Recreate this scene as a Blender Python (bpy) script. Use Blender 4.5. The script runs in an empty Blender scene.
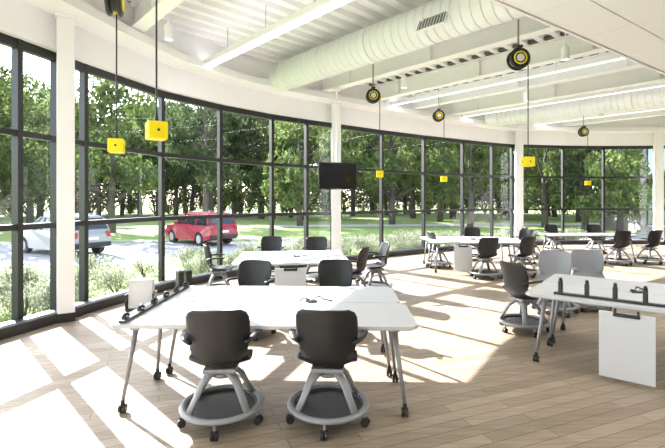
import bpy, bmesh, math, random
from mathutils import Vector, Matrix, Euler
random.seed(7)
scene = bpy.context.scene
try:
    scene.view_settings.view_transform = 'Standard'
    scene.view_settings.look = 'None'
    scene.view_settings.exposure = 1.0
except Exception: pass
COL = scene.collection

# ------------------------------------------------------------------ materials
def new_mat(name):
    m = bpy.data.materials.new(name); m.use_nodes = True
    nt = m.node_tree
    b = nt.nodes.get('Principled BSDF')
    return m, nt, b
def mat(name, col, rough=0.5, metal=0.0, noise=0.0, nscale=20, bump=0.0, emis=None, estr=0):
    m, nt, b = new_mat(name)
    b.inputs['Base Color'].default_value = (*col, 1)
    b.inputs['Roughness'].default_value = rough
    b.inputs['Metallic'].default_value = metal
    tc = nt.nodes.new('ShaderNodeTexCoord')
    n = nt.nodes.new('ShaderNodeTexNoise'); n.inputs['Scale'].default_value = nscale
    n.inputs['Detail'].default_value = 4
    nt.links.new(tc.outputs['Object'], n.inputs['Vector'])
    if noise > 0:
        mx = nt.nodes.new('ShaderNodeMixRGB')
        mx.inputs[1].default_value = (*[c*(1-noise) for c in col], 1)
        mx.inputs[2].default_value = (*[min(1, c*(1+noise)) for c in col], 1)
        nt.links.new(n.outputs['Fac'], mx.inputs[0])
        nt.links.new(mx.outputs[0], b.inputs['Base Color'])
    if bump > 0:
        bp = nt.nodes.new('ShaderNodeBump'); bp.inputs['Strength'].default_value = bump
        nt.links.new(n.outputs['Fac'], bp.inputs['Height'])
        nt.links.new(bp.outputs[0], b.inputs['Normal'])
    if emis:
        b.inputs['Emission Color'].default_value = (*emis, 1)
        b.inputs['Emission Strength'].default_value = estr
    return m
def leaf_mat(name, c1, c2, trans=0.45):
    m = bpy.data.materials.new(name); m.use_nodes = True
    nt = m.node_tree; nt.nodes.clear()
    out = nt.nodes.new('ShaderNodeOutputMaterial')
    d = nt.nodes.new('ShaderNodeBsdfDiffuse'); t = nt.nodes.new('ShaderNodeBsdfTranslucent')
    mx = nt.nodes.new('ShaderNodeMixShader'); mx.inputs[0].default_value = trans
    tc = nt.nodes.new('ShaderNodeTexCoord')
    n = nt.nodes.new('ShaderNodeTexNoise'); n.inputs['Scale'].default_value = 1.3; n.inputs['Detail'].default_value = 5
    r = nt.nodes.new('ShaderNodeValToRGB')
    r.color_ramp.elements[0].position = .35; r.color_ramp.elements[1].position = .65
    r.color_ramp.elements[0].color = (*c1, 1); r.color_ramp.elements[1].color = (*c2, 1)
    nt.links.new(tc.outputs['Object'], n.inputs['Vector']); nt.links.new(n.outputs['Fac'], r.inputs[0])
    nt.links.new(r.outputs[0], d.inputs[0]); nt.links.new(r.outputs[0], t.inputs[0])
    nt.links.new(d.outputs[0], mx.inputs[1]); nt.links.new(t.outputs[0], mx.inputs[2])
    nt.links.new(mx.outputs[0], out.inputs[0])
    return m

M_white = mat('white_paint', (.89, .895, .915), .6, noise=.02, nscale=3)
M_deck = mat('white_deck', (.82, .825, .85), .55, noise=.03, nscale=5)
M_tile = mat('ceiling_tile', (.93, .935, .955), .9, noise=.02, nscale=60, bump=.05)
M_groove = mat('tile_groove', (.35, .36, .36), .9)
M_duct = mat('duct_white', (.82, .825, .845), .4, noise=.02, nscale=4)
M_black = mat('black_aluminium', (.016, .016, .018), .35, noise=.1)
M_gapshade = mat('flute_gap_shade', (.10, .10, .105), .8, noise=.1)  # dark colour standing in for shade inside the open deck flutes
M_mull = mat('dark_mullion', (.012, .012, .014), .45, noise=.1)
M_plast = mat('charcoal_plastic', (.012, .013, .015), .45, noise=.12, nscale=90, bump=.02)
M_lgplast = mat('light_grey_plastic', (.28, .29, .31), .5, noise=.05)
M_frame = mat('silver_frame', (.27, .275, .29), .4, metal=.15, noise=.04)
M_rubber = mat('caster_rubber', (.012, .012, .012), .6)
M_top = mat('table_laminate', (.55, .56, .585), .42, noise=.02, nscale=8)
M_edge = mat('table_edge', (.42, .43, .45), .5)
M_board = mat('whiteboard', (.62, .63, .65), .25)
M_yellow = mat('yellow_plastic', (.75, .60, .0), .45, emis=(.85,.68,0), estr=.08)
M_screen = mat('tv_screen', (.006, .006, .008), .15)
M_bezel = mat('tv_bezel', (.012, .012, .013), .4)
M_lamp = mat('lamp_diffuser', (.9, .9, .9), .5, emis=(1, .98, .96), estr=.6)
M_grille = mat('grille_grey', (.12, .125, .13), .5)
M_concrete = mat('sill_concrete', (.45, .45, .44), .8, noise=.1)
M_bark = mat('bark', (.085, .07, .06), .9, noise=.4, nscale=6, bump=.5)
M_leafA = leaf_mat('leaf_a', (.038, .062, .024), (.16, .215, .065))
M_leafB = leaf_mat('leaf_b', (.055, .088, .035), (.24, .30, .10))
M_leafC = leaf_mat('leaf_c', (.028, .046, .026), (.11, .145, .065))
M_shrub = leaf_mat('shrub_leaf', (.15, .18, .11), (.42, .45, .34), .35)
M_red = mat('car_paint_red', (.30, .006, .03), .25)
M_silver = mat('car_paint_silver', (.26, .27, .29), .3, metal=.3)
M_cglass = mat('car_glass', (.02, .025, .03), .1)
M_fglass = mat('facade_glass', (.16, .19, .20), .08, metal=.6)
M_tyre = mat('tyre', (.02, .02, .02), .8)
M_rim = mat('rim', (.5, .5, .52), .3, metal=.8)
M_tail = mat('tail_lamp', (.35, .01, .01), .3)
M_head = mat('head_lamp', (.8, .8, .8), .15)
M_asph = mat('asphalt', (.30, .30, .31), .9, noise=.15, nscale=2)
M_curb = mat('curb', (.5, .5, .48), .9)

M_tray, nt, b = new_mat('tray_perforated')
tc = nt.nodes.new('ShaderNodeTexCoord'); v = nt.nodes.new('ShaderNodeTexVoronoi'); v.inputs['Scale'].default_value = 45
v.inputs['Randomness'].default_value = 0.15
r = nt.nodes.new('ShaderNodeValToRGB'); r.color_ramp.elements[0].position = .28; r.color_ramp.elements[1].position = .36
r.color_ramp.elements[0].color = (.008, .008, .008, 1); r.color_ramp.elements[1].color = (.06, .06, .065, 1)
nt.links.new(tc.outputs['Object'], v.inputs['Vector']); nt.links.new(v.outputs['Distance'], r.inputs[0])
nt.links.new(r.outputs[0], b.inputs['Base Color']); b.inputs['Roughness'].default_value = .5

M_glass = bpy.data.materials.new('window_glass'); M_glass.use_nodes = True
nt = M_glass.node_tree; nt.nodes.clear()
out = nt.nodes.new('ShaderNodeOutputMaterial'); tr = nt.nodes.new('ShaderNodeBsdfTransparent')
tr.inputs[0].default_value = (.93, .94, .945, 1)
gl = nt.nodes.new('ShaderNodeBsdfGlossy'); gl.inputs['Roughness'].default_value = .02
lw = nt.nodes.new('ShaderNodeLayerWeight'); lw.inputs[0].default_value = .5
pw = nt.nodes.new('ShaderNodeMath'); pw.operation = 'POWER'; pw.inputs[1].default_value = 4
ml = nt.nodes.new('ShaderNodeMath'); ml.operation = 'MULTIPLY_ADD'; ml.inputs[1].default_value = .35; ml.inputs[2].default_value = .03
mx = nt.nodes.new('ShaderNodeMixShader')
nt.links.new(lw.outputs['Facing'], pw.inputs[0]); nt.links.new(pw.outputs[0], ml.inputs[0]); nt.links.new(ml.outputs[0], mx.inputs[0])
nt.links.new(tr.outputs[0], mx.inputs[1]); nt.links.new(gl.outputs[0], mx.inputs[2]); nt.links.new(mx.outputs[0], out.inputs[0])

M_floor, nt, b = new_mat('floor_planks')
tc = nt.nodes.new('ShaderNodeTexCoord'); mp = nt.nodes.new('ShaderNodeMapping')
mp.inputs['Rotation'].default_value = (0, 0, math.radians(-22))
br = nt.nodes.new('ShaderNodeTexBrick'); br.offset = .37
br.inputs['Scale'].default_value = 1.0
br.inputs['Brick Width'].default_value = 1.3; br.inputs['Row Height'].default_value = .115
br.inputs['Mortar Size'].default_value = .003; br.inputs['Mortar Smooth'].default_value = .2
br.inputs['Color1'].default_value = (.42, .335, .25, 1); br.inputs['Color2'].default_value = (.30, .235, .17, 1)
br.inputs['Mortar'].default_value = (.12, .09, .065, 1)
mp2 = nt.nodes.new('ShaderNodeMapping'); mp2.inputs['Rotation'].default_value = (0, 0, math.radians(-22)); mp2.inputs['Scale'].default_value = (1.2, 16, 1)
nz = nt.nodes.new('ShaderNodeTexNoise'); nz.inputs['Scale'].default_value = 2.2; nz.inputs['Detail'].default_value = 7; nz.inputs['Distortion'].default_value = .6
rm = nt.nodes.new('ShaderNodeValToRGB'); rm.color_ramp.elements[0].position = .3; rm.color_ramp.elements[1].position = .7
rm.color_ramp.elements[0].color = (.68, .66, .64, 1); rm.color_ramp.elements[1].color = (1.0, 1.0, 1.0, 1)
mu = nt.nodes.new('ShaderNodeMixRGB'); mu.blend_type = 'MULTIPLY'; mu.inputs[0].default_value = 1
nt.links.new(tc.outputs['Object'], mp.inputs[0]); nt.links.new(mp.outputs[0], br.inputs['Vector'])
nt.links.new(tc.outputs['Object'], mp2.inputs[0]); nt.links.new(mp2.outputs[0], nz.inputs['Vector'])
nt.links.new(nz.outputs['Fac'], rm.inputs[0]); nt.links.new(br.outputs['Color'], mu.inputs[1]); nt.links.new(rm.outputs[0], mu.inputs[2])
nt.links.new(mu.outputs[0], b.inputs['Base Color']); b.inputs['Roughness'].default_value = .5

M_lawn, nt, b = new_mat('lawn_grass')
tc = nt.nodes.new('ShaderNodeTexCoord'); nz = nt.nodes.new('ShaderNodeTexNoise'); nz.inputs['Scale'].default_value = .5; nz.inputs['Detail'].default_value = 8
rm = nt.nodes.new('ShaderNodeValToRGB'); rm.color_ramp.elements[0].color = (.15, .215, .05, 1); rm.color_ramp.elements[1].color = (.30, .40, .11, 1)
nt.links.new(tc.outputs['Object'], nz.inputs['Vector']); nt.links.new(nz.outputs['Fac'], rm.inputs[0]); nt.links.new(rm.outputs[0], b.inputs['Base Color'])
b.inputs['Roughness'].default_value = .9
M_brick, nt, b = new_mat('brick_facade')
tc = nt.nodes.new('ShaderNodeTexCoord'); br = nt.nodes.new('ShaderNodeTexBrick'); br.inputs['Scale'].default_value = 4
mp = nt.nodes.new('ShaderNodeMapping'); mp.inputs['Rotation'].default_value = (math.radians(90), 0, 0)
br.inputs['Color1'].default_value = (.22, .19, .17, 1); br.inputs['Color2'].default_value = (.18, .155, .14, 1); br.inputs['Mortar'].default_value = (.3, .29, .28, 1)
nt.links.new(tc.outputs['Object'], mp.inputs[0]); nt.links.new(mp.outputs[0], br.inputs['Vector']); nt.links.new(br.outputs['Color'], b.inputs['Base Color'])

# ------------------------------------------------------------------ mesh builder
class MB:
    def __init__(s): s.bm = bmesh.new(); s.mats = []
    def mi(s, m):
        if m not in s.mats: s.mats.append(m)
        return s.mats.index(m)
    def merge(s, t, m, M=None, smooth=False):
        i = s.mi(m)
        if M is not None: bmesh.ops.transform(t, matrix=M, verts=t.verts)
        for f in t.faces: f.material_index = i; f.smooth = smooth
        me = bpy.data.meshes.new('tmp'); t.to_mesh(me); t.free()
        s.bm.from_mesh(me); bpy.data.meshes.remove(me)
    def box(s, c, size, m, rot=(0, 0, 0), bevel=0.0, seg=2):
        t = bmesh.new(); bmesh.ops.create_cube(t, size=1)
        bmesh.ops.scale(t, vec=size, verts=t.verts)
        if bevel > 0: bmesh.ops.bevel(t, geom=t.edges[:], offset=bevel, segments=seg, affect='EDGES', profile=.6)
        s.merge(t, m, Matrix.Translation(c) @ Euler(rot).to_matrix().to_4x4(), False)
    def cyl(s, p1, p2, r1, m, r2=None, seg=16):
        p1 = Vector(p1); p2 = Vector(p2); d = p2 - p1
        t = bmesh.new()
        bmesh.ops.create_cone(t, cap_ends=True, segments=seg, radius1=r1, radius2=r1 if r2 is None else r2, depth=d.length)
        M = Matrix.Translation((p1+p2)/2) @ d.to_track_quat('Z', 'Y').to_matrix().to_4x4()
        s.merge(t, m, M, False)
    def tube(s, pts, rad, m, seg=8, flat=1.0, flatdir=None):
        pts = [Vector(p) for p in pts]
        if not isinstance(rad, (list, tuple)): rad = [rad]*len(pts)
        t = bmesh.new(); rings = []
        for i, p in enumerate(pts):
            a = pts[max(0, i-1)]; c = pts[min(len(pts)-1, i+1)]
            d = (c-a).normalized()
            ref = Vector(flatdir) if flatdir is not None else (Vector((0, 0, 1)) if abs(d.z) < .9 else Vector((0, 1, 0)))
            u = d.cross(ref).normalized(); w = u.cross(d).normalized()
            rings.append([t.verts.new(p + (u*math.cos(k*2*math.pi/seg) + w*flat*math.sin(k*2*math.pi/seg))*rad[i]) for k in range(seg)])
        for i in range(len(rings)-1):
            for k in range(seg):
                t.faces.new((rings[i][k], rings[i][(k+1) % seg], rings[i+1][(k+1) % seg], rings[i+1][k]))
        t.faces.new(rings[0]); t.faces.new(rings[-1])
        bmesh.ops.recalc_face_normals(t, faces=t.faces)
        s.merge(t, m, None, True)
    def torus(s, c, R, r, m, M=None, seg=32, rs=8, zs=1.0):
        t = bmesh.new(); V = []
        for i in range(seg):
            a = i*2*math.pi/seg
            V.append([t.verts.new(((R+r*math.cos(k*2*math.pi/rs))*math.cos(a), (R+r*math.cos(k*2*math.pi/rs))*math.sin(a), zs*r*math.sin(k*2*math.pi/rs))) for k in range(rs)])
        for i in range(seg):
            for k in range(rs):
                t.faces.new((V[i][k], V[(i+1) % seg][k], V[(i+1) % seg][(k+1) % rs], V[i][(k+1) % rs]))
        MM = Matrix.Translation(c)
        if M is not None: MM = MM @ M
        bmesh.ops.recalc_face_normals(t, faces=t.faces)
        s.merge(t, m, MM, True)
    def poly(s, pts, z0, z1, m, bevel=0):
        t = bmesh.new(); vs = [t.verts.new((p[0], p[1], z0)) for p in pts]; f = t.faces.new(vs)
        r = bmesh.ops.extrude_face_region(t, geom=[f]); 
        for g in r['geom']:
            if isinstance(g, bmesh.types.BMVert): g.co.z = z1
        bmesh.ops.recalc_face_normals(t, faces=t.faces)
        if bevel > 0: bmesh.ops.bevel(t, geom=t.edges[:], offset=bevel, segments=2, affect='EDGES')
        s.merge(t, m)
    def raw(s, verts, faces, m, smooth=False):
        t = bmesh.new(); vs = [t.verts.new(v) for v in verts]
        for f in faces:
            try: t.faces.new([vs[i] for i in f])
            except Exception: pass
        s.merge(t, m, None, smooth)
    def mesh(s, name):
        me = bpy.data.meshes.new(name); s.bm.to_mesh(me); s.bm.free()
        for m in s.mats: me.materials.append(m)
        return me
    def obj(s, name, loc=(0, 0, 0), rz=0, scale=1):
        o = bpy.data.objects.new(name, s.mesh(name)); COL.objects.link(o)
        o.location = loc; o.rotation_euler = (0, 0, rz); o.scale = (scale,)*3
        return o
def inst(me, name, loc, rz=0, scale=1):
    o = bpy.data.objects.new(name, me); COL.objects.link(o)
    o.location = loc; o.rotation_euler = (0, 0, rz)
    o.scale = (scale,)*3 if not isinstance(scale, tuple) else scale
    return o

# ------------------------------------------------------------------ room outline
W = [(-5.2, -3.5), (-5.3, -1.3), (-5.12, 1.0), (-4.72, 3.1), (-4.32, 4.6), (-4.03, 5.5), (-3.88, 6.02), (-3.76, 6.5), (-3.22, 8.1),
     (-2.43, 9.27), (-1.46, 10.32), (-.67, 10.98), (0, 11.52), (1.44, 12.67), (2.9, 13.7), (4.42, 14.65), (5.7, 15.4), (6.6, 15.85),
     (8.7, 16.25), (10.3, 16.35), (12.2, 16.25), (15.5, 15.5), (19.5, 13.8)]
W = [Vector((a, b)) for a, b in W]
ROOM = W + [Vector((19.5, -3.5))]
HEAD = 3.7; CEIL = 4.72

def normals(P):
    N = []
    for i in range(len(P)):
        a = P[max(0, i-1)]; c = P[min(len(P)-1, i+1)]; d = (c-a).normalized()
        N.append(Vector((d.y, -d.x)))
    return N
WN = normals(W)
def sweep(mb, P, N, sec, m):
    n = len(sec); verts = []; faces = []
    for p, nn in zip(P, N):
        for off, z in sec: verts.append((p.x+nn.x*off, p.y+nn.y*off, z))
    for i in range(len(P)-1):
        for k in range(n):
            faces.append((i*n+k, i*n+(k+1) % n, (i+1)*n+(k+1) % n, (i+1)*n+k))
    faces.append(tuple(range(n))); faces.append(tuple(range((len(P)-1)*n, len(P)*n)))
    t = bmesh.new(); vs = [t.verts.new(v) for v in verts]
    for f in faces: t.faces.new([vs[i] for i in f])
    bmesh.ops.recalc_face_normals(t, faces=t.faces)
    mb.merge(t, m)

mb = MB(); mb.poly([(p.x, p.y) for p in ROOM], -.2, 0, M_floor); mb.obj('floor')
mb = MB(); sweep(mb, W, WN, [(-.30, -.9), (-.0, -.9), (-.0, -.21), (-.08, 0.0), (-.30, -.03)], M_concrete); mb.obj('wall_foundation')
mb = MB(); sweep(mb, W, WN, [(-.14, HEAD), (.14, HEAD), (.14, 4.16), (.62, 4.16), (.62, 4.30), (.50, 4.30), (.50, CEIL+.1), (-.14, CEIL+.1)], M_white); mb.obj('wall_bulkhead')
mb = MB(); sweep(mb, W, WN, [(.10, 0.002), (.26, 0.002), (.26, .13), (.22, .15), (.10, .15)], M_black); mb.obj('baseboard_window')
mb = MB(); mb.box((7.15, -3.6, 2.35), (24.8, .2, 5.1), M_white); mb.obj('wall_back')
mb = MB(); mb.box((19.6, 5.1, 2.35), (.2, 17.2, 5.1), M_white); mb.obj('wall_right')

for i in range(len(W)-1):
    a, c = W[i], W[i+1]; d = c-a; L = d.length; ang = math.atan2(d.y, d.x)
    mb = MB()
    mw = .07
    def bx(x0, x1, z0, z1, dep=.09, y=0): mb.box(((x0+x1)/2, y, (z0+z1)/2), (x1-x0, dep, z1-z0), M_mull)
    bx(-mw/2, mw/2, 0.0, HEAD, .11)
    if i == len(W)-2: bx(L-mw/2, L+mw/2, 0, HEAD, .11)
    bx(mw/2, L-mw/2, 0.0, .12); bx(mw/2, L-mw/2, HEAD-.12, HEAD)
    bx(mw/2, L-mw/2, 1.265, 1.34); bx(mw/2, L-mw/2, 2.465, 2.54)
    for z0, z1 in ((.12, 1.265), (1.34, 2.465), (2.54, HEAD-.12)):
        mb.raw([(mw/2, 0, z0), (L-mw/2, 0, z0), (L-mw/2, 0, z1), (mw/2, 0, z1)], [(0, 1, 2, 3)], M_glass)
    mb.obj('window_%d' % (i+1), (a.x, a.y, 0), ang)

def column(p, w=.24):
    mb = MB()
    mb.box((0, 0, 2.3), (w, w, 4.6), M_white, bevel=.015)
    mb.box((0, 0, .06), (w+.02, w+.02, .12), M_black, bevel=.005)
    mb.box((0, 0, 4.14), (w+.05, w+.05, .05), M_white, bevel=.01)
    return mb.obj('column', (p[0], p[1], 0), p[2])
column((-3.66, 5.9, .56), .21); column((.10, 11.28, .0), .24); column((6.75, 15.55, -.3), .26); column((12.05, 15.9, -.5), .28)

# ------------------------------------------------------------------ ceiling
bd = Vector((.68, -.733)).normalized(); nd = Vector((-bd.y, bd.x))
def clip(o, d, P=ROOM):
    ts = []
    n = len(P)
    for i in range(n):
        a = P[i]; c = P[(i+1) % n]; e = c-a
        den = d.x*e.y-d.y*e.x
        if abs(den) < 1e-9: continue
        w = a-o
        t = (w.x*e.y-w.y*e.x)/den; s_ = (w.x*d.y-w.y*d.x)/den
        if -1e-6 <= s_ <= 1+1e-6: ts.append(t)
    return (min(ts), max(ts)) if len(ts) >= 2 else None
us = [p.dot(bd) for p in ROOM]; u0, u1 = min(us), max(us)
verts = []; faces = []
u = u0+.05
prof = [(0, 0), (.11, 0), (.135, .075), (.275, .075)]
while u < u1-.35:
    for du, dz in prof:
        c = clip(bd*(u+du), nd)
        if c is None: continue
        A = bd*(u+du)+nd*(c[0]-.05); B = bd*(u+du)+nd*(c[1]+.05)
        verts += [(A.x, A.y, CEIL+dz), (B.x, B.y, CEIL+dz)]
        n = len(verts)
        if n >= 4: faces.append((n-4, n-3, n-1, n-2))
    u += .30
mb = MB(); mb.raw(verts, faces, M_deck); mb.obj('ceiling')
mb = MB(); RP = [p + WN[i]*-.35 for i, p in enumerate(W)] + [Vector((20, -4)), Vector((-5.4, -4))]
mb.poly([(p.x, p.y) for p in RP], CEIL+.12, CEIL+.4, M_white); mb.obj('roof')

def along(s, inset=.5):
    c = clip(nd*s, bd)
    return c[0]+inset, c[1]-inset
def ibeam(s, z0, h=.36, w=.22, name='roof_beam'):
    t0, t1 = along(s); L = t1-t0
    mb = MB()
    mb.box((L/2, 0, z0+.012), (L, w, .024), M_white); mb.box((L/2, 0, z0+h-.012), (L, w, .024), M_white)
    mb.box((L/2, 0, z0+h/2), (L, .03, h-.05), M_white)
    mb.box((L/2, 0, CEIL+.035), (L, w+.16, .05), M_gapshade)  # dark strip paints the shade between beam flange and deck
    for k in range(int(L/2.2)):
        mb.box((1+k*2.2, 0, z0+h/2), (.012, w-.02, h-.05), M_white)
    P = nd*s+bd*t0
    mb.obj(name, (P.x, P.y, 0), math.atan2(bd.y, bd.x))
for s in (-.9, .75, 2.35, 7.1, 8.75, 10.35, 11.95, 15.2, 16.8): ibeam(s, 4.32, .395)
def duct(s, zc, r):
    t0, t1 = along(s, .9); L = t1-t0; mb = MB()
    mb.cyl((0, 0, zc), (L, 0, zc), r, M_duct, seg=48)
    k = 0; x = .3
    while x < L:
        big = (k % 8 == 0)
        mb.torus((x, 0, zc), r+.002, .018 if big else .008, M_duct, Matrix.Rotation(math.pi/2, 4, 'Y'), seg=36, rs=6)
        x += .15; k += 1
    P = nd*s+bd*t0
    for q in range(1, int(L/2)):
        mb.box((q*2.0, 0, zc+r+.05), (.03, .02, .11), M_white)
    mb.cyl((-.12, 0, zc), (0, 0, zc), r*.75, M_duct, seg=32)
    o = mb.obj('spiral_duct', (P.x, P.y, 0), math.atan2(bd.y, bd.x))
    for p in o.data.polygons: p.use_smooth = len(p.vertices) < 10
duct(5.55, 4.33, .30); duct(13.4, 4.33, .29)
def grille(s, t, z):
    mb = MB()
    mb.box((0, 0, 0), (.50, .03, .24), M_white, bevel=.006)
    mb.box((0, -.012, 0), (.45, .02, .19), M_grille)
    for k in range(9): mb.box((-.20+k*.05, -.022, 0), (.008, .012, .19), M_deck, rot=(0, 0, .5))
    P = nd*s+bd*t
    o = mb.obj('duct_grille', (P.x, P.y, z), math.atan2(bd.y, bd.x)); return o
g = grille(5.55-.31, -3.55, 4.21); g.rotation_euler[0] = math.radians(-25)
g = grille(5.55-.31, -8.6, 4.21); g.rotation_euler[0] = math.radians(-25)

def area(parent, loc, sx, sy, e, up=False, name='lamp_down'):
    l = bpy.data.lights.new('fixture_or_fill_lamp', 'AREA'); l.shape = 'RECTANGLE'; l.size = sx; l.size_y = sy
    l.energy = e; l.color = (.97, .98, 1)
    lo = bpy.data.objects.new(name, l); COL.objects.link(lo); lo.parent = parent
    lo.location = loc; lo.rotation_euler = (math.pi if up else 0, 0, 0)
def linear(s, t0, L, z=4.28, w=.2, up=5, dn=6):
    mb = MB()
    mb.box((L/2, 0, z+.06), (L, w, .10), M_white, bevel=.01)
    mb.box((L/2, 0, z+.006), (L-.06, w-.04, .012), M_lamp)
    for q in range(int(L/1.2)+1): mb.cyl((.1+q*1.2, 0, z+.1), (.1+q*1.2, 0, CEIL+.0), .006, M_frame, seg=6)
    P = nd*s+bd*t0
    o = mb.obj('linear_light_fixture', (P.x, P.y, 0), math.atan2(bd.y, bd.x))
    area(o, (L/2, 0, z+.115), L-.1, w-.04, up*L/3, True, 'added_fill_up'); area(o, (L/2, 0, z-.002), L-.1, w-.04, dn*L/3)  # upward lamp is added fill for the ceiling; the downward one lights the fixture
linear(3.85, -8.2, 8.7, z=4.20, up=2, dn=5)
linear(9.55, -9.5, 12, z=4.32, w=.14, up=3); linear(12.55, -9, 12, z=4.32, w=.12, up=3); linear(15.95, -8, 12, z=4.36, w=.12, up=3)
linear(.0, -5, 7, up=3)

mb = MB()
td_ = Vector((.825, .566)).normalized(); tn = Vector((td_.y, -td_.x))
P0 = Vector((1.93, 4.95)) - td_*3.2
mb.box((6.5, -2.4, .05), (13, 4.8, .08), M_groove)
fill_panels = [(2, 5), (4, 5), (6, 5), (3, 7), (6, 7)]  # glowing panels added out of view to brighten the tile cloud
for i in range(10):
    for j in range(8):
        mb.box((.65+i*1.3, -.3-j*.6, 0), (1.285, .586, .025), M_lamp if (i, j) in fill_panels else M_tile, bevel=.003, seg=1)
mb.box((6.5, .02, .04), (13.0, .04, .14), M_white)
mb.box((-.02, -2.4, .04), (.04, 4.84, .14), M_white)
for q in range(6):
    mb.cyl((1+q*2, -.8, .09), (1+q*2, -.8, .76), .006, M_frame, seg=6); mb.cyl((1+q*2, -4, .09), (1+q*2, -4, .76), .006, M_frame, seg=6)
o = mb.obj('ceiling_tile_cloud', (P0.x, P0.y, 3.95), math.atan2(td_.y, td_.x))
for i, j in fill_panels: area(o, (.65+i*1.3, -.3-j*.6, -.02), 1.2, .5, 28, False, 'added_fill_lamp')  # added fill: floor bounce lifts the underside of the tiles

def spot(p, z=4.0):
    mb = MB()
    mb.cyl((0, 0, 0), (0, 0, .2), .062, M_white, seg=20); mb.cyl((0, 0, -.006), (0, 0, .01), .05, M_lamp, seg=20)
    mb.cyl((0, 0, .2), (0, 0, CEIL-z), .012, M_white, seg=8); mb.box((0, 0, .23), (.05, .05, .05), M_white, bevel=.006)
    mb.obj('track_spotlight', (p[0], p[1], z))
for p in ((-2.4, 6.3), (-3.0, 4.9), (3.9, 7.2), (1.5, 9.0), (7.6, 12.2), (4.6, 10.2)): spot(p)

def reel(x, y, zb=2.2, zr=3.75, yaw=0.0):
    mb = MB()
    Rx = Matrix.Rotation(math.pi/2, 4, 'X')
    R = .13
    ox = -R-.01
    mb.cyl((ox, -.055, zr), (ox, .055, zr), R*.75, M_black, seg=28)
    for yy in (-.05, .05): mb.torus((ox, yy, zr), R, .022, M_black, Rx, seg=32)
    mb.cyl((ox, -.075, zr), (ox, -.05, zr), R*.85, M_black, seg=28)
    mb.cyl((ox, -.082, zr), (ox, -.07, zr), R*.42, M_board, seg=24)
    mb.torus((ox, -.078, zr), R*.66, .009, M_yellow, Rx, seg=32)
    mb.box((ox, 0, zr+.17), (.08, .14, .03), M_black, bevel=.005)
    for yy in (-.07, .07): mb.box((ox, yy, zr+.09), (.03, .008, .17), M_black)
    mb.cyl((ox, 0, zr+.18), (ox, 0, CEIL), .014, M_frame, seg=8)
    mb.box((0, 0, zr-.04), (.05, .06, .07), M_yellow, bevel=.01)
    cx = 0
    mb.cyl((cx, 0, zr-.05), (cx, 0, zb+.08), .0075, M_black, seg=8)
    mb.cyl((cx, 0, zb+.07), (cx, 0, zb+.13), .02, M_black, r2=.01, seg=12)
    mb.box((cx, 0, zb), (.145, .145, .14), M_yellow, bevel=.012, seg=3)
    for a in range(4):
        c, s_ = math.cos(a*math.pi/2), math.sin(a*math.pi/2)
        mb.box((cx+c*.073, s_*.073, zb), (.008 if c*c > .5 else .05, .008 if s_*s_ > .5 else .05, .075), M_yellow, bevel=.002)
        mb.cyl((cx+c*.075, s_*.075, zb), (cx+c*.079, s_*.079, zb), .011, M_black, seg=12)
    mb.obj('cord_reel_power_pendant', (x, y, 0), yaw)
reel(-2.20, 4.38, zr=3.62, yaw=1.9); reel(-1.40, 3.42, zr=3.85, yaw=.6); reel(1.0, 9.1, zr=3.85); reel(2.82, 6.2, zr=3.68)
reel(2.93, 11.3, zr=3.86); reel(8.25, 13.9, zr=3.85)

mb = MB()
mb.box((0, 0, 0), (.92, .05, .64), M_bezel, bevel=.01); mb.box((0, -.027, .005), (.88, .006, .59), M_screen)
mb.box((0, .05, 0), (.3, .06, .3), M_bezel, bevel=.01); mb.cyl((0, .09, -.1), (0, .09, 2.06), .022, M_white, seg=12)
mb.box((0, -.026, -.305), (.08, .01, .012), M_frame)
mb.box((0, .09, 2.06), (.16, .16, .03), M_white)
mb.obj('television', (.12, 10.2, 2.22), math.radians(12))

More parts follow.
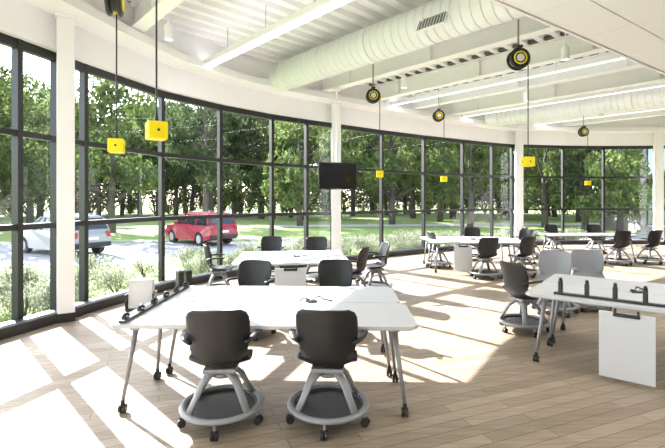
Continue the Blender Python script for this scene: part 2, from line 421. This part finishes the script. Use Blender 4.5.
# ------------------------------------------------------------------ chair
def build_chair(shell):
    mb = MB()
    prof = [(.215, .418, .17, 0), (.205, .436, .195, 0), (.15, .446, .21, .004), (.05, .436, .218, .012), (-.06, .43, .22, .022), (-.13, .44, .218, .04), (-.18, .475, .205, .06),
            (-.205, .53, .20, .075), (-.22, .60, .212, .085), (-.232, .68, .224, .085), (-.243, .76, .226, .075), (-.252, .82, .222, .062), (-.257, .858, .205, .05), (-.259, .878, .165, .04)]
    nu = 14; verts = []; faces = []
    for (y, z, w, curl) in prof:
        for k in range(nu+1):
            u = -1+2*k/nu
            isback = max(0, min(1, (z-.44)/.1))
            e = abs(u)**2.2
            verts.append((u*w, y+isback*curl*e*1.15, z+(1-isback)*curl*e*1.6))
    n = nu+1
    for j in range(len(prof)-1):
        for k in range(nu): faces.append((j*n+k, j*n+k+1, (j+1)*n+k+1, (j+1)*n+k))
    t = bmesh.new(); vs = [t.verts.new(v) for v in verts]
    for f in faces: t.faces.new([vs[i] for i in f])
    bmesh.ops.subdivide_edges(t, edges=t.edges[:], cuts=1, smooth=.6, use_grid_fill=True)
    bmesh.ops.recalc_face_normals(t, faces=t.faces)
    bmesh.ops.solidify(t, geom=t.faces[:], thickness=.014)
    bmesh.ops.recalc_face_normals(t, faces=t.faces)
    mb.merge(t, shell, None, True)
    for sx in (-1, 1):
        mb.tube([(sx*.19, -.19, .635), (sx*.235, -.15, .65), (sx*.262, -.08, .66), (sx*.272, 0, .662), (sx*.262, .075, .662), (sx*.235, .10, .662)],
                [.02, .026, .028, .028, .026, .014], shell, seg=10, flat=.55)
    mb.box((0, 0, .405), (.24, .26, .032), M_frame, bevel=.01)
    mb.cyl((0, 0, .33), (0, 0, .40), .05, M_frame, r2=.075, seg=20)
    mb.torus((0, 0, .345), .055, .02, M_frame)
    for a in (40, 140, 220, 320):
        a = math.radians(a); c, s_ = math.cos(a), math.sin(a)
        mb.tube([(c*.03, s_*.03, .375), (c*.10, s_*.10, .365), (c*.165, s_*.165, .31), (c*.215, s_*.215, .22), (c*.268, s_*.268, .13)],
                [.036, .038, .035, .031, .03], M_frame, seg=10, flat=.6)
    mb.torus((0, 0, .12), .285, .026, M_frame, seg=48, rs=10, zs=.75)
    mb.cyl((0, 0, .098), (0, 0, .106), .275, M_tray, seg=40)
    mb.torus((0, 0, .112), .255, .012, M_tray, seg=40)
    for k in range(5):
        a = math.radians(90+k*72+36); c, s_ = math.cos(a), math.sin(a)
        mb.cyl((c*.285, s_*.285, .05), (c*.285, s_*.285, .115), .011, M_frame, seg=10)
        px, py = c*.292, s_*.292
        for q in (-1, 1):
            mb.cyl((px-s_*q*.006, py+c*q*.006, .03), (px-s_*q*.024, py+c*q*.024, .03), .0295, M_rubber, seg=18)
        mb.box((px, py, .05), (.03, .03, .03), M_rubber, rot=(0, 0, a), bevel=.006)
    return mb.mesh('swivel_chair')
CH_D = build_chair(M_plast); CH_L = build_chair(M_lgplast)
def chair(x, y, rz, light=False):
    inst(CH_L if light else CH_D, 'swivel_chair', (x, y, 0), math.radians(rz))
chair(-.83, 3.24, 4); chair(-.03, 3.25, -5)
chair(-1.02, 5.3, 168); chair(.05, 5.35, 185)
chair(-.35, 4.95+3.9, 175); chair(-2.0, 7.55, -75); chair(.35, 7.2, 70); chair(.78, 7.8, 100); chair(-1.3, 8.95, 178)
chair(3.22, 9.1, 10); chair(4.12, 9.35, 25); chair(2.6, 10.6, -80); chair(3.9, 11.9, 175); chair(5.0, 11.3, 120)
chair(7.3, 11.0, 5); chair(8.25, 11.2, 15); chair(6.9, 13.4, 185); chair(8.2, 13.4, 170); chair(5.7, 12.3, -90)
chair(2.42, 5.45, -70); chair(3.25, 6.3, 150, True); chair(3.9, 6.5, 165, True)

# ------------------------------------------------------------------ tables
TH = .70
def table(x, y, rz, w, d, name='flip_top_table'):
    mb = MB()
    c = .05
    P = [(-w/2+c, -d/2), (w/2-c, -d/2), (w/2, -d/2+c), (w/2, d/2-c), (w/2-c, d/2), (-w/2+c, d/2), (-w/2, d/2-c), (-w/2, -d/2+c)]
    mb.poly(P, TH-.026, TH, M_top, bevel=.003)
    mb.poly([(a*.985, b*.97) for a, b in P], TH-.034, TH-.0262, M_edge)
    for sx in (-1, 1):
        X = sx*(w/2-.17)
        mb.box((X, 0, TH-.055), (.07, d-.2, .04), M_frame, bevel=.008)
        for sy in (-1, 1):
            p1 = (X, sy*(d/2-.14), TH-.05); p2 = (sx*(w/2-.10), sy*(d/2-.06), .085)
            mb.tube([p1, p2], [.022, .014], M_frame, seg=12)
            mb.cyl((p2[0], p2[1], .05), (p2[0], p2[1], .1), .016, M_rubber, seg=12)
            for q in (-1, 1): mb.cyl((p2[0]+q*.005, p2[1], .034), (p2[0]+q*.024, p2[1], .034), .033, M_rubber, seg=18)
            mb.cyl((p2[0]-.028, p2[1], .034), (p2[0]+.028, p2[1], .034), .012, M_frame, seg=10)
    mb.box((0, 0, TH-.06), (w-.4, .06, .04), M_frame, bevel=.006)
    return mb.obj(name, (x, y, 0), rz)
def screen_board(x, y, rz, name='hanging_whiteboard', w=.5, h=.56):
    mb = MB()
    mb.box((0, 0, .64-h/2), (w, .018, h), M_board, bevel=.006)
    mb.box((0, -.012, .62), (.2, .02, .035), M_black, bevel=.008)
    for q in (-1, 1): mb.box((q*.085, 0, .645), (.02, .04, .05), M_black, bevel=.004)
    return mb.obj(name, (x, y, .0), rz)
table(-.53, 3.62, math.radians(-1.5), 2.38, .745); table(-.50, 4.37, math.radians(-1.5), 2.28, .745)
table(-.65, 6.85, .1, 1.8, .78); table(-.72, 7.64, .1, 1.8, .78)
screen_board(-.62, 6.36, .1, w=.46)
table(3.35, 10.0, -.05, 2.2, .75); table(3.35, 10.76, -.05, 2.2, .75); screen_board(2.9, 9.55, -.05, w=.4)
table(7.1, 12.0, 0, 2.4, .75)
a5 = math.atan2(-.62, .78)
c5 = Vector((1.96, 4.40)); e1 = Vector((.783, -.622)); e2 = Vector((.622, .783))
for k in range(2):
    c = c5+e1*.95+e2*(.37+.745*k); table(c.x, c.y, a5, 1.9, .735)
c = c5+e1*.87-e2*.04; screen_board(c.x, c.y, a5, w=.42, h=.60)

def dock(x, y, rz, L=1.2, gap=.14, fh=.13):
    mb = MB()
    mb.box((0, 0, .012), (L, .055, .022), M_black, bevel=.005)
    n = int(L/gap)
    for k in range(n):
        X = -L/2+.06+k*(L-.12)/(n-1)
        mb.box((X, 0, fh/2+.01), (.04, .055, fh), M_black, bevel=.012)
        mb.tube([(X, .02, fh), (X, .0, fh+.03), (X, -.03, fh+.022)], [.016, .016, .011], M_black)
    return mb.obj('whiteboard_dock', (x, y, TH+.001), rz)
dock(-1.60, 4.0, math.radians(88.5), 1.40, .22, .03)
c = c5+e1*1.0+e2*.14; dock(c.x, c.y, a5, 1.5, .2, .13)
mb = MB()
for k in range(4):
    mb.box((0, k*.05, .24), (.34, .02, .42), M_board, rot=(math.radians(-6), 0, 0), bevel=.008)
mb.box((0, .07, .02), (.4, .34, .03), M_black, bevel=.008)
for q in (-1, 1):
    mb.box((q*.19, .07, .14), (.02, .3, .22), M_black, bevel=.006)
mb.obj('whiteboard_stand', (-2.88, 6.45, .0), .2)
mb = MB()
for k in range(2):
    mb.box((k*.13, 0, .29), (.09, .16, .46), M_black, bevel=.02)
mb.box((.07, 0, .03), (.32, .3, .05), M_black, bevel=.01)
mb.obj('charging_stand', (-2.45, 6.9, .0), .7)
def powermod(x, y, rz):
    mb = MB()
    mb.cyl((0, 0, 0), (0, 0, .012), .055, M_black, seg=24); mb.box((.02, 0, .02), (.05, .035, .022), M_board, bevel=.006)
    mb.tube([(.02, .02, .03), (.08, .04, .04), (.12, .0, .02), (.16, .03, .008), (.2, -.01, .008)], .007, M_black)
    mb.tube([(-.02, .0, .02), (-.07, .02, .03), (-.11, -.02, .01)], .007, M_black)
    mb.obj('power_module', (x, y, TH+.001), rz)
powermod(-.2, 4.02, .0); powermod(-.6, 7.2, .4); powermod(3.4, 10.4, 0); c = c5+e1*.9+e2*.75; powermod(c.x, c.y, .5)

# ------------------------------------------------------------------ exterior
def gz(x, y):
    d = math.hypot(x-12.7, y+1.3)-18.3
    t = max(0, min(1, (d-1.5)/7)); t = t*t*(3-2*t)
    return -.22-.55*t
xs = [-130, -100, -75, -60, -45]+[-36+i*1.2 for i in range(66)]+[46, 55, 70, 90, 130]
ys = [-40, -25, -15]+[-8+i*1.2 for i in range(45)]+[50, 60, 75, 95, 120, 160, 220]
verts = [(x, y, gz(x, y)) for y in ys for x in xs]; nx = len(xs)
faces = []
for j in range(len(ys)-1):
    for i in range(nx-1):
        faces.append((j*nx+i, j*nx+i+1, (j+1)*nx+i+1, (j+1)*nx+i))
mb = MB(); mb.raw(verts, faces, M_lawn, True); mb.obj('lawn')
def strip(name, p0, d, L0, L1, w, m, z=.02):
    d = Vector(d).normalized(); n = Vector((-d.y, d.x)); V = []; F = []
    K = 60
    for k in range(K+1):
        t = L0+(L1-L0)*k/K; c = Vector(p0)+d*t
        for q in (-1, 1):
            p = c+n*q*w/2; V.append((p.x, p.y, -.77+z))
        if k: n_ = len(V); F.append((n_-4, n_-2, n_-1, n_-3))
    mb = MB(); mb.raw(V, F, m); return mb.obj(name)
strip('driveway', (-6.8, 20.5), (.95, .16), -45, 60, 9, M_asph, .02)
strip('driveway_curb', (-7.9, 25.2), (.95, .16), -45, 60, .25, M_curb, .10)
strip('footpath', (0, 40), (.95, .1), -45, 70, 3, M_curb, .03)

def leaf_cloud(mb, n, m, fn, size):
    V = []; F = []
    for _ in range(n):
        p = fn(); s_ = size*random.uniform(.6, 1.3)
        q = Euler((random.uniform(0, 6.3), random.uniform(0, 6.3), random.uniform(0, 6.3))).to_matrix()
        a = q @ Vector((s_, 0, 0)); b_ = q @ Vector((0, s_*.6, 0))
        k = len(V); V += [p-a, p+b_, p+a, p-b_]; F.append((k, k+1, k+2, k+3))
    me = bpy.data.meshes.new('t'); me.from_pydata([tuple(v) for v in V], [], F)
    i = mb.mi(m); nf = len(mb.bm.faces); mb.bm.from_mesh(me); bpy.data.meshes.remove(me)
    mb.bm.faces.ensure_lookup_table()
    for f in mb.bm.faces[nf:]: f.material_index = i
def shrub_mesh(m=None):
    mb = MB(); cl = [Vector((random.uniform(-.4, .4), random.uniform(-.4, .4), random.uniform(.15, .6))) for _ in range(10)]
    for k in range(12):
        a = random.uniform(0, 6.28); r_ = random.uniform(.2, .5)
        mb.tube([(0, 0, 0), (math.cos(a)*r_*.5, math.sin(a)*r_*.5, .35), (math.cos(a)*r_, math.sin(a)*r_, random.uniform(.5, .9))], [.012, .008, .004], M_bark, seg=5)
    def fn():
        c = random.choice(cl); v = Vector((random.gauss(0, 1), random.gauss(0, 1), random.gauss(0, 1))).normalized()*random.uniform(.1, .26)
        p = c+v; p.z = max(.02, p.z); return p
    leaf_cloud(mb, 1300, m or M_shrub, fn, .03)
    return mb.mesh('shrub')
SH = [shrub_mesh() for _ in range(3)]
for i in range(2, 19):
    a, c = W[i], W[i+1]; L = (c-a).length; nn = ((c-a).normalized()); out_ = Vector((-nn.y, nn.x))
    k = max(1, int(L/.5))
    for q in range(k):
        for row in range(3):
            if random.random() < .15: continue
            p = a+(c-a)*((q+random.random())/k)+out_*(1.1+row*.8+random.uniform(-.2, .2))
            inst(random.choice(SH), 'shrub', (p.x, p.y, gz(p.x, p.y)-.02), random.uniform(0, 6.28), random.uniform(.55, .95))

def tree_mesh(lm, H=14, spread=4.0, low=.28, nl=6500, size=.20):
    mb = MB()
    tr_ = [(0, 0, 0), (.1, .05, H*.2), (-.05, .1, H*.4), (.1, -.05, H*.65), (0, 0, H*.9)]
    mb.tube(tr_, [.34, .26, .2, .12, .03], M_bark, seg=10)
    cl = []
    for k in range(26):
        z = H*random.uniform(low, .97); t = (z/H-low)/(1-low)
        rr = spread*math.sin(math.pi*min(1, .18+.8*t))**.7*random.uniform(.35, 1)
        a = k*2.4+random.uniform(-.4, .4)
        e = Vector((math.cos(a)*rr, math.sin(a)*rr, z)); st = Vector((0, 0, max(H*.18, z-rr*.7)))
        mb.tube([st, (st+e)/2+Vector((0, 0, -.2)), e], [.09, .06, .02], M_bark, seg=5)
        cl.append((e, random.uniform(.9, 1.7)))
    def fn():
        c, r_ = random.choice(cl); v = Vector((random.gauss(0, 1), random.gauss(0, 1), random.gauss(0, .7))).normalized()*r_*random.uniform(.4, 1)**.5
        return c+v
    leaf_cloud(mb, nl, lm, fn, size)
    return mb.mesh('deciduous_tree')
TR = [tree_mesh(M_leafA), tree_mesh(M_leafB, 12, 4.5, .24), tree_mesh(M_leafC, 16, 3.8, .24), tree_mesh(M_leafA, 13, 5, .3)]
def pos(px, depth): return ((px-332.5)/430*depth, depth)
for px, dp, k, s_ in ((-30, 34, 0, 1), (30, 40, 1, 1.0), (112, 32, 3, .9), (205, 40, 2, .95), (300, 40, 1, .9), (392, 42, 3, 1), (440, 48, 1, 1), (470, 37, 0, .85), (545, 38, 1, .9), (585, 35, 2, .8), (620, 29, 1, .7)):
    x, y = pos(px, dp); inst(TR[k], 'deciduous_tree', (x, y, -.8), random.uniform(0, 6), s_)
for k in range(54):
    ang = math.radians(-58+112*(k+random.random()*.8)/54); dp = random.choice((54, 60, 67, 73))+random.uniform(-3, 3)
    inst(random.choice(TR), 'deciduous_tree', (math.sin(ang)*dp, math.cos(ang)*dp, -.8), random.uniform(0, 6.28), random.uniform(.95, 1.35))
SB = [shrub_mesh(M_leafB), shrub_mesh(M_leafA)]
for k in range(60):
    ang = math.radians(-62+122*(k+random.random()*.5)/60); dp = 80+random.uniform(-3, 3)
    inst(random.choice(SB), 'understory_bush', (math.sin(ang)*dp, math.cos(ang)*dp, -.9), random.uniform(0, 6.28), random.uniform(5.0, 7))
for k in range(40):
    ang = math.radians(-62+122*(k+random.random()*.5)/40); dp = 86+random.uniform(-3, 3)
    inst(random.choice(TR[:1]+TR[2:3]), 'deciduous_tree', (math.sin(ang)*dp, math.cos(ang)*dp, -.8), random.uniform(0, 6.28), random.uniform(1.1, 1.4))

def car(x, y, rz, paint, name, z=-.745):
    mb = MB()
    L, Wd = 4.7, 1.86
    P = [(-2.33, .38)]
    def arch(cx, r_=.40):
        return [(cx+r_*math.cos(math.pi-a*math.pi/8), .34+r_*math.sin(a*math.pi/8)*1.0) for a in range(9)]
    P += [(-1.86, .28)] + arch(-1.42) + [(-.95, .26), (.95, .26)] + arch(1.42) + [(1.88, .28), (2.32, .36), (2.36, .62), (2.30, .82), (2.1, .95), (1.1, 1.06), (.95, 1.08), (-2.2, 1.12), (-2.36, .9), (-2.38, .6)]
    t = bmesh.new(); f = t.faces.new([t.verts.new((a, -Wd/2, b_)) for a, b_ in P])
    r = bmesh.ops.extrude_face_region(t, geom=[f])
    for g_ in r['geom']:
        if isinstance(g_, bmesh.types.BMVert): g_.co.y = Wd/2
    bmesh.ops.recalc_face_normals(t, faces=t.faces)
    for v in t.verts:
        if v.co.z > .8: v.co.y *= .94
        if abs(v.co.x) > 2.1: v.co.y *= .92
    bmesh.ops.triangulate(t, faces=[f_ for f_ in t.faces if len(f_.verts) > 4])
    mb.merge(t, paint)
    def cab(zb, zt, xb0, xb1, xt0, xt1, wb, wt, m):
        V = [(xb0, -wb, zb), (xb1, -wb, zb), (xb1, wb, zb), (xb0, wb, zb), (xt0, -wt, zt), (xt1, -wt, zt), (xt1, wt, zt), (xt0, wt, zt)]
        t = bmesh.new(); vs = [t.verts.new(v) for v in V]
        for ff in ((0, 1, 5, 4), (1, 2, 6, 5), (2, 3, 7, 6), (3, 0, 4, 7), (4, 5, 6, 7), (3, 2, 1, 0)): t.faces.new([vs[i] for i in ff])
        bmesh.ops.recalc_face_normals(t, faces=t.faces)
        bmesh.ops.bevel(t, geom=t.edges[:], offset=.03, segments=2, affect='EDGES'); mb.merge(t, m)
    cab(1.05, 1.62, -2.2, 1.12, -1.95, .30, .86, .70, M_cglass)
    cab(1.60, 1.72, -2.0, .38, -1.85, .18, .71, .64, paint)
    for sy in (-1, 1):
        for xb, xt in ((1.1, .30), (.1, .02), (-1.0, -.95), (-2.17, -1.93)):
            mb.tube([(xb, sy*.865, 1.07), (xt, sy*.71, 1.64)], .045, paint, seg=6)
        mb.box((.85, sy*1.0, 1.14), (.14, .16, .12), paint, bevel=.03)
        for xw in (-1.42, 1.42):
            mb.cyl((xw, sy*.68, .35), (xw, sy*.93, .35), .35, M_tyre, seg=24); mb.cyl((xw, sy*.93, .35), (xw, sy*.945, .35), .22, M_rim, seg=12)
        mb.box((-2.33, sy*.72, .92), (.1, .18, .26), M_tail, bevel=.02); mb.box((2.27, sy*.66, .76), (.1, .34, .14), M_head, bevel=.02)
        mb.tube([(-1.7, sy*.6, 1.77), (.1, sy*.6, 1.77)], .02, M_frame, seg=6)
    mb.box((-2.38, 0, .48), (.1, 1.6, .2), M_bezel, bevel=.03); mb.box((2.36, 0, .46), (.08, 1.6, .2), M_bezel, bevel=.03)
    mb.box((2.33, 0, .72), (.06, .8, .14), M_bezel, bevel=.02); mb.box((-2.4, 0, .76), (.02, .5, .12), M_board)
    mb.obj(name, (x, y, z), rz)
x, y = pos(200, 24); car(x, y, math.radians(138), M_red, 'red_suv')
x, y = pos(62, 19.5); car(x, y, math.radians(150), M_silver, 'silver_suv')

mb = MB(); 
mb.box((9, 0, 2.9), (18, 6, 7.4), M_brick)
mb.box((9, -.1, 6.7), (18.3, 6.4, .4), M_mull)
for i in range(8):
    for z in (1.2, 4.4):
        mb.box((1.4+i*2.2, -3.02, z), (2.0, .1, 2.7), M_mull); mb.box((1.4+i*2.2, -3.06, z), (1.9, .06, 2.6), M_fglass)
        mb.box((1.4+i*2.2, -3.1, z), (.06, .05, 2.6), M_mull); mb.box((1.4+i*2.2, -3.08, z-1.4), (2.1, .2, .1), M_concrete)
mb.obj('brick_building', (22.6, 34, 0), -.12)

# ------------------------------------------------------------------ light
E = math.radians(30)
sun = bpy.data.lights.new('sun', 'SUN'); sun.energy = 16; sun.angle = math.radians(.35); sun.color = (1, .97, .93)
so = bpy.data.objects.new('sun', sun); COL.objects.link(so)
d = Vector((.70*math.cos(E), -.714*math.cos(E), -math.sin(E)))
so.rotation_euler = d.to_track_quat('-Z', 'Y').to_euler(); so.location = (-20, 20, 15)
w = bpy.data.worlds.new('sky'); scene.world = w; w.use_nodes = True; nt = w.node_tree
bg = nt.nodes['Background']; sk = nt.nodes.new('ShaderNodeTexSky')
try:
    sk.sky_type = 'NISHITA'; sk.sun_disc = False; sk.sun_elevation = E; sk.sun_rotation = math.radians(-44)
except Exception: pass
hs = nt.nodes.new('ShaderNodeHueSaturation'); hs.inputs['Saturation'].default_value = .6
nt.links.new(sk.outputs[0], hs.inputs['Color']); nt.links.new(hs.outputs[0], bg.inputs[0]); bg.inputs[1].default_value = .52

cam = bpy.data.cameras.new('camera'); co = bpy.data.objects.new('camera', cam); COL.objects.link(co)
co.location = (0, 0, 1.65); co.rotation_euler = (math.radians(90), 0, 0)
cam.sensor_width = 36; cam.lens = 430/665*36; cam.shift_y = -24/665; cam.clip_end = 500
scene.camera = co
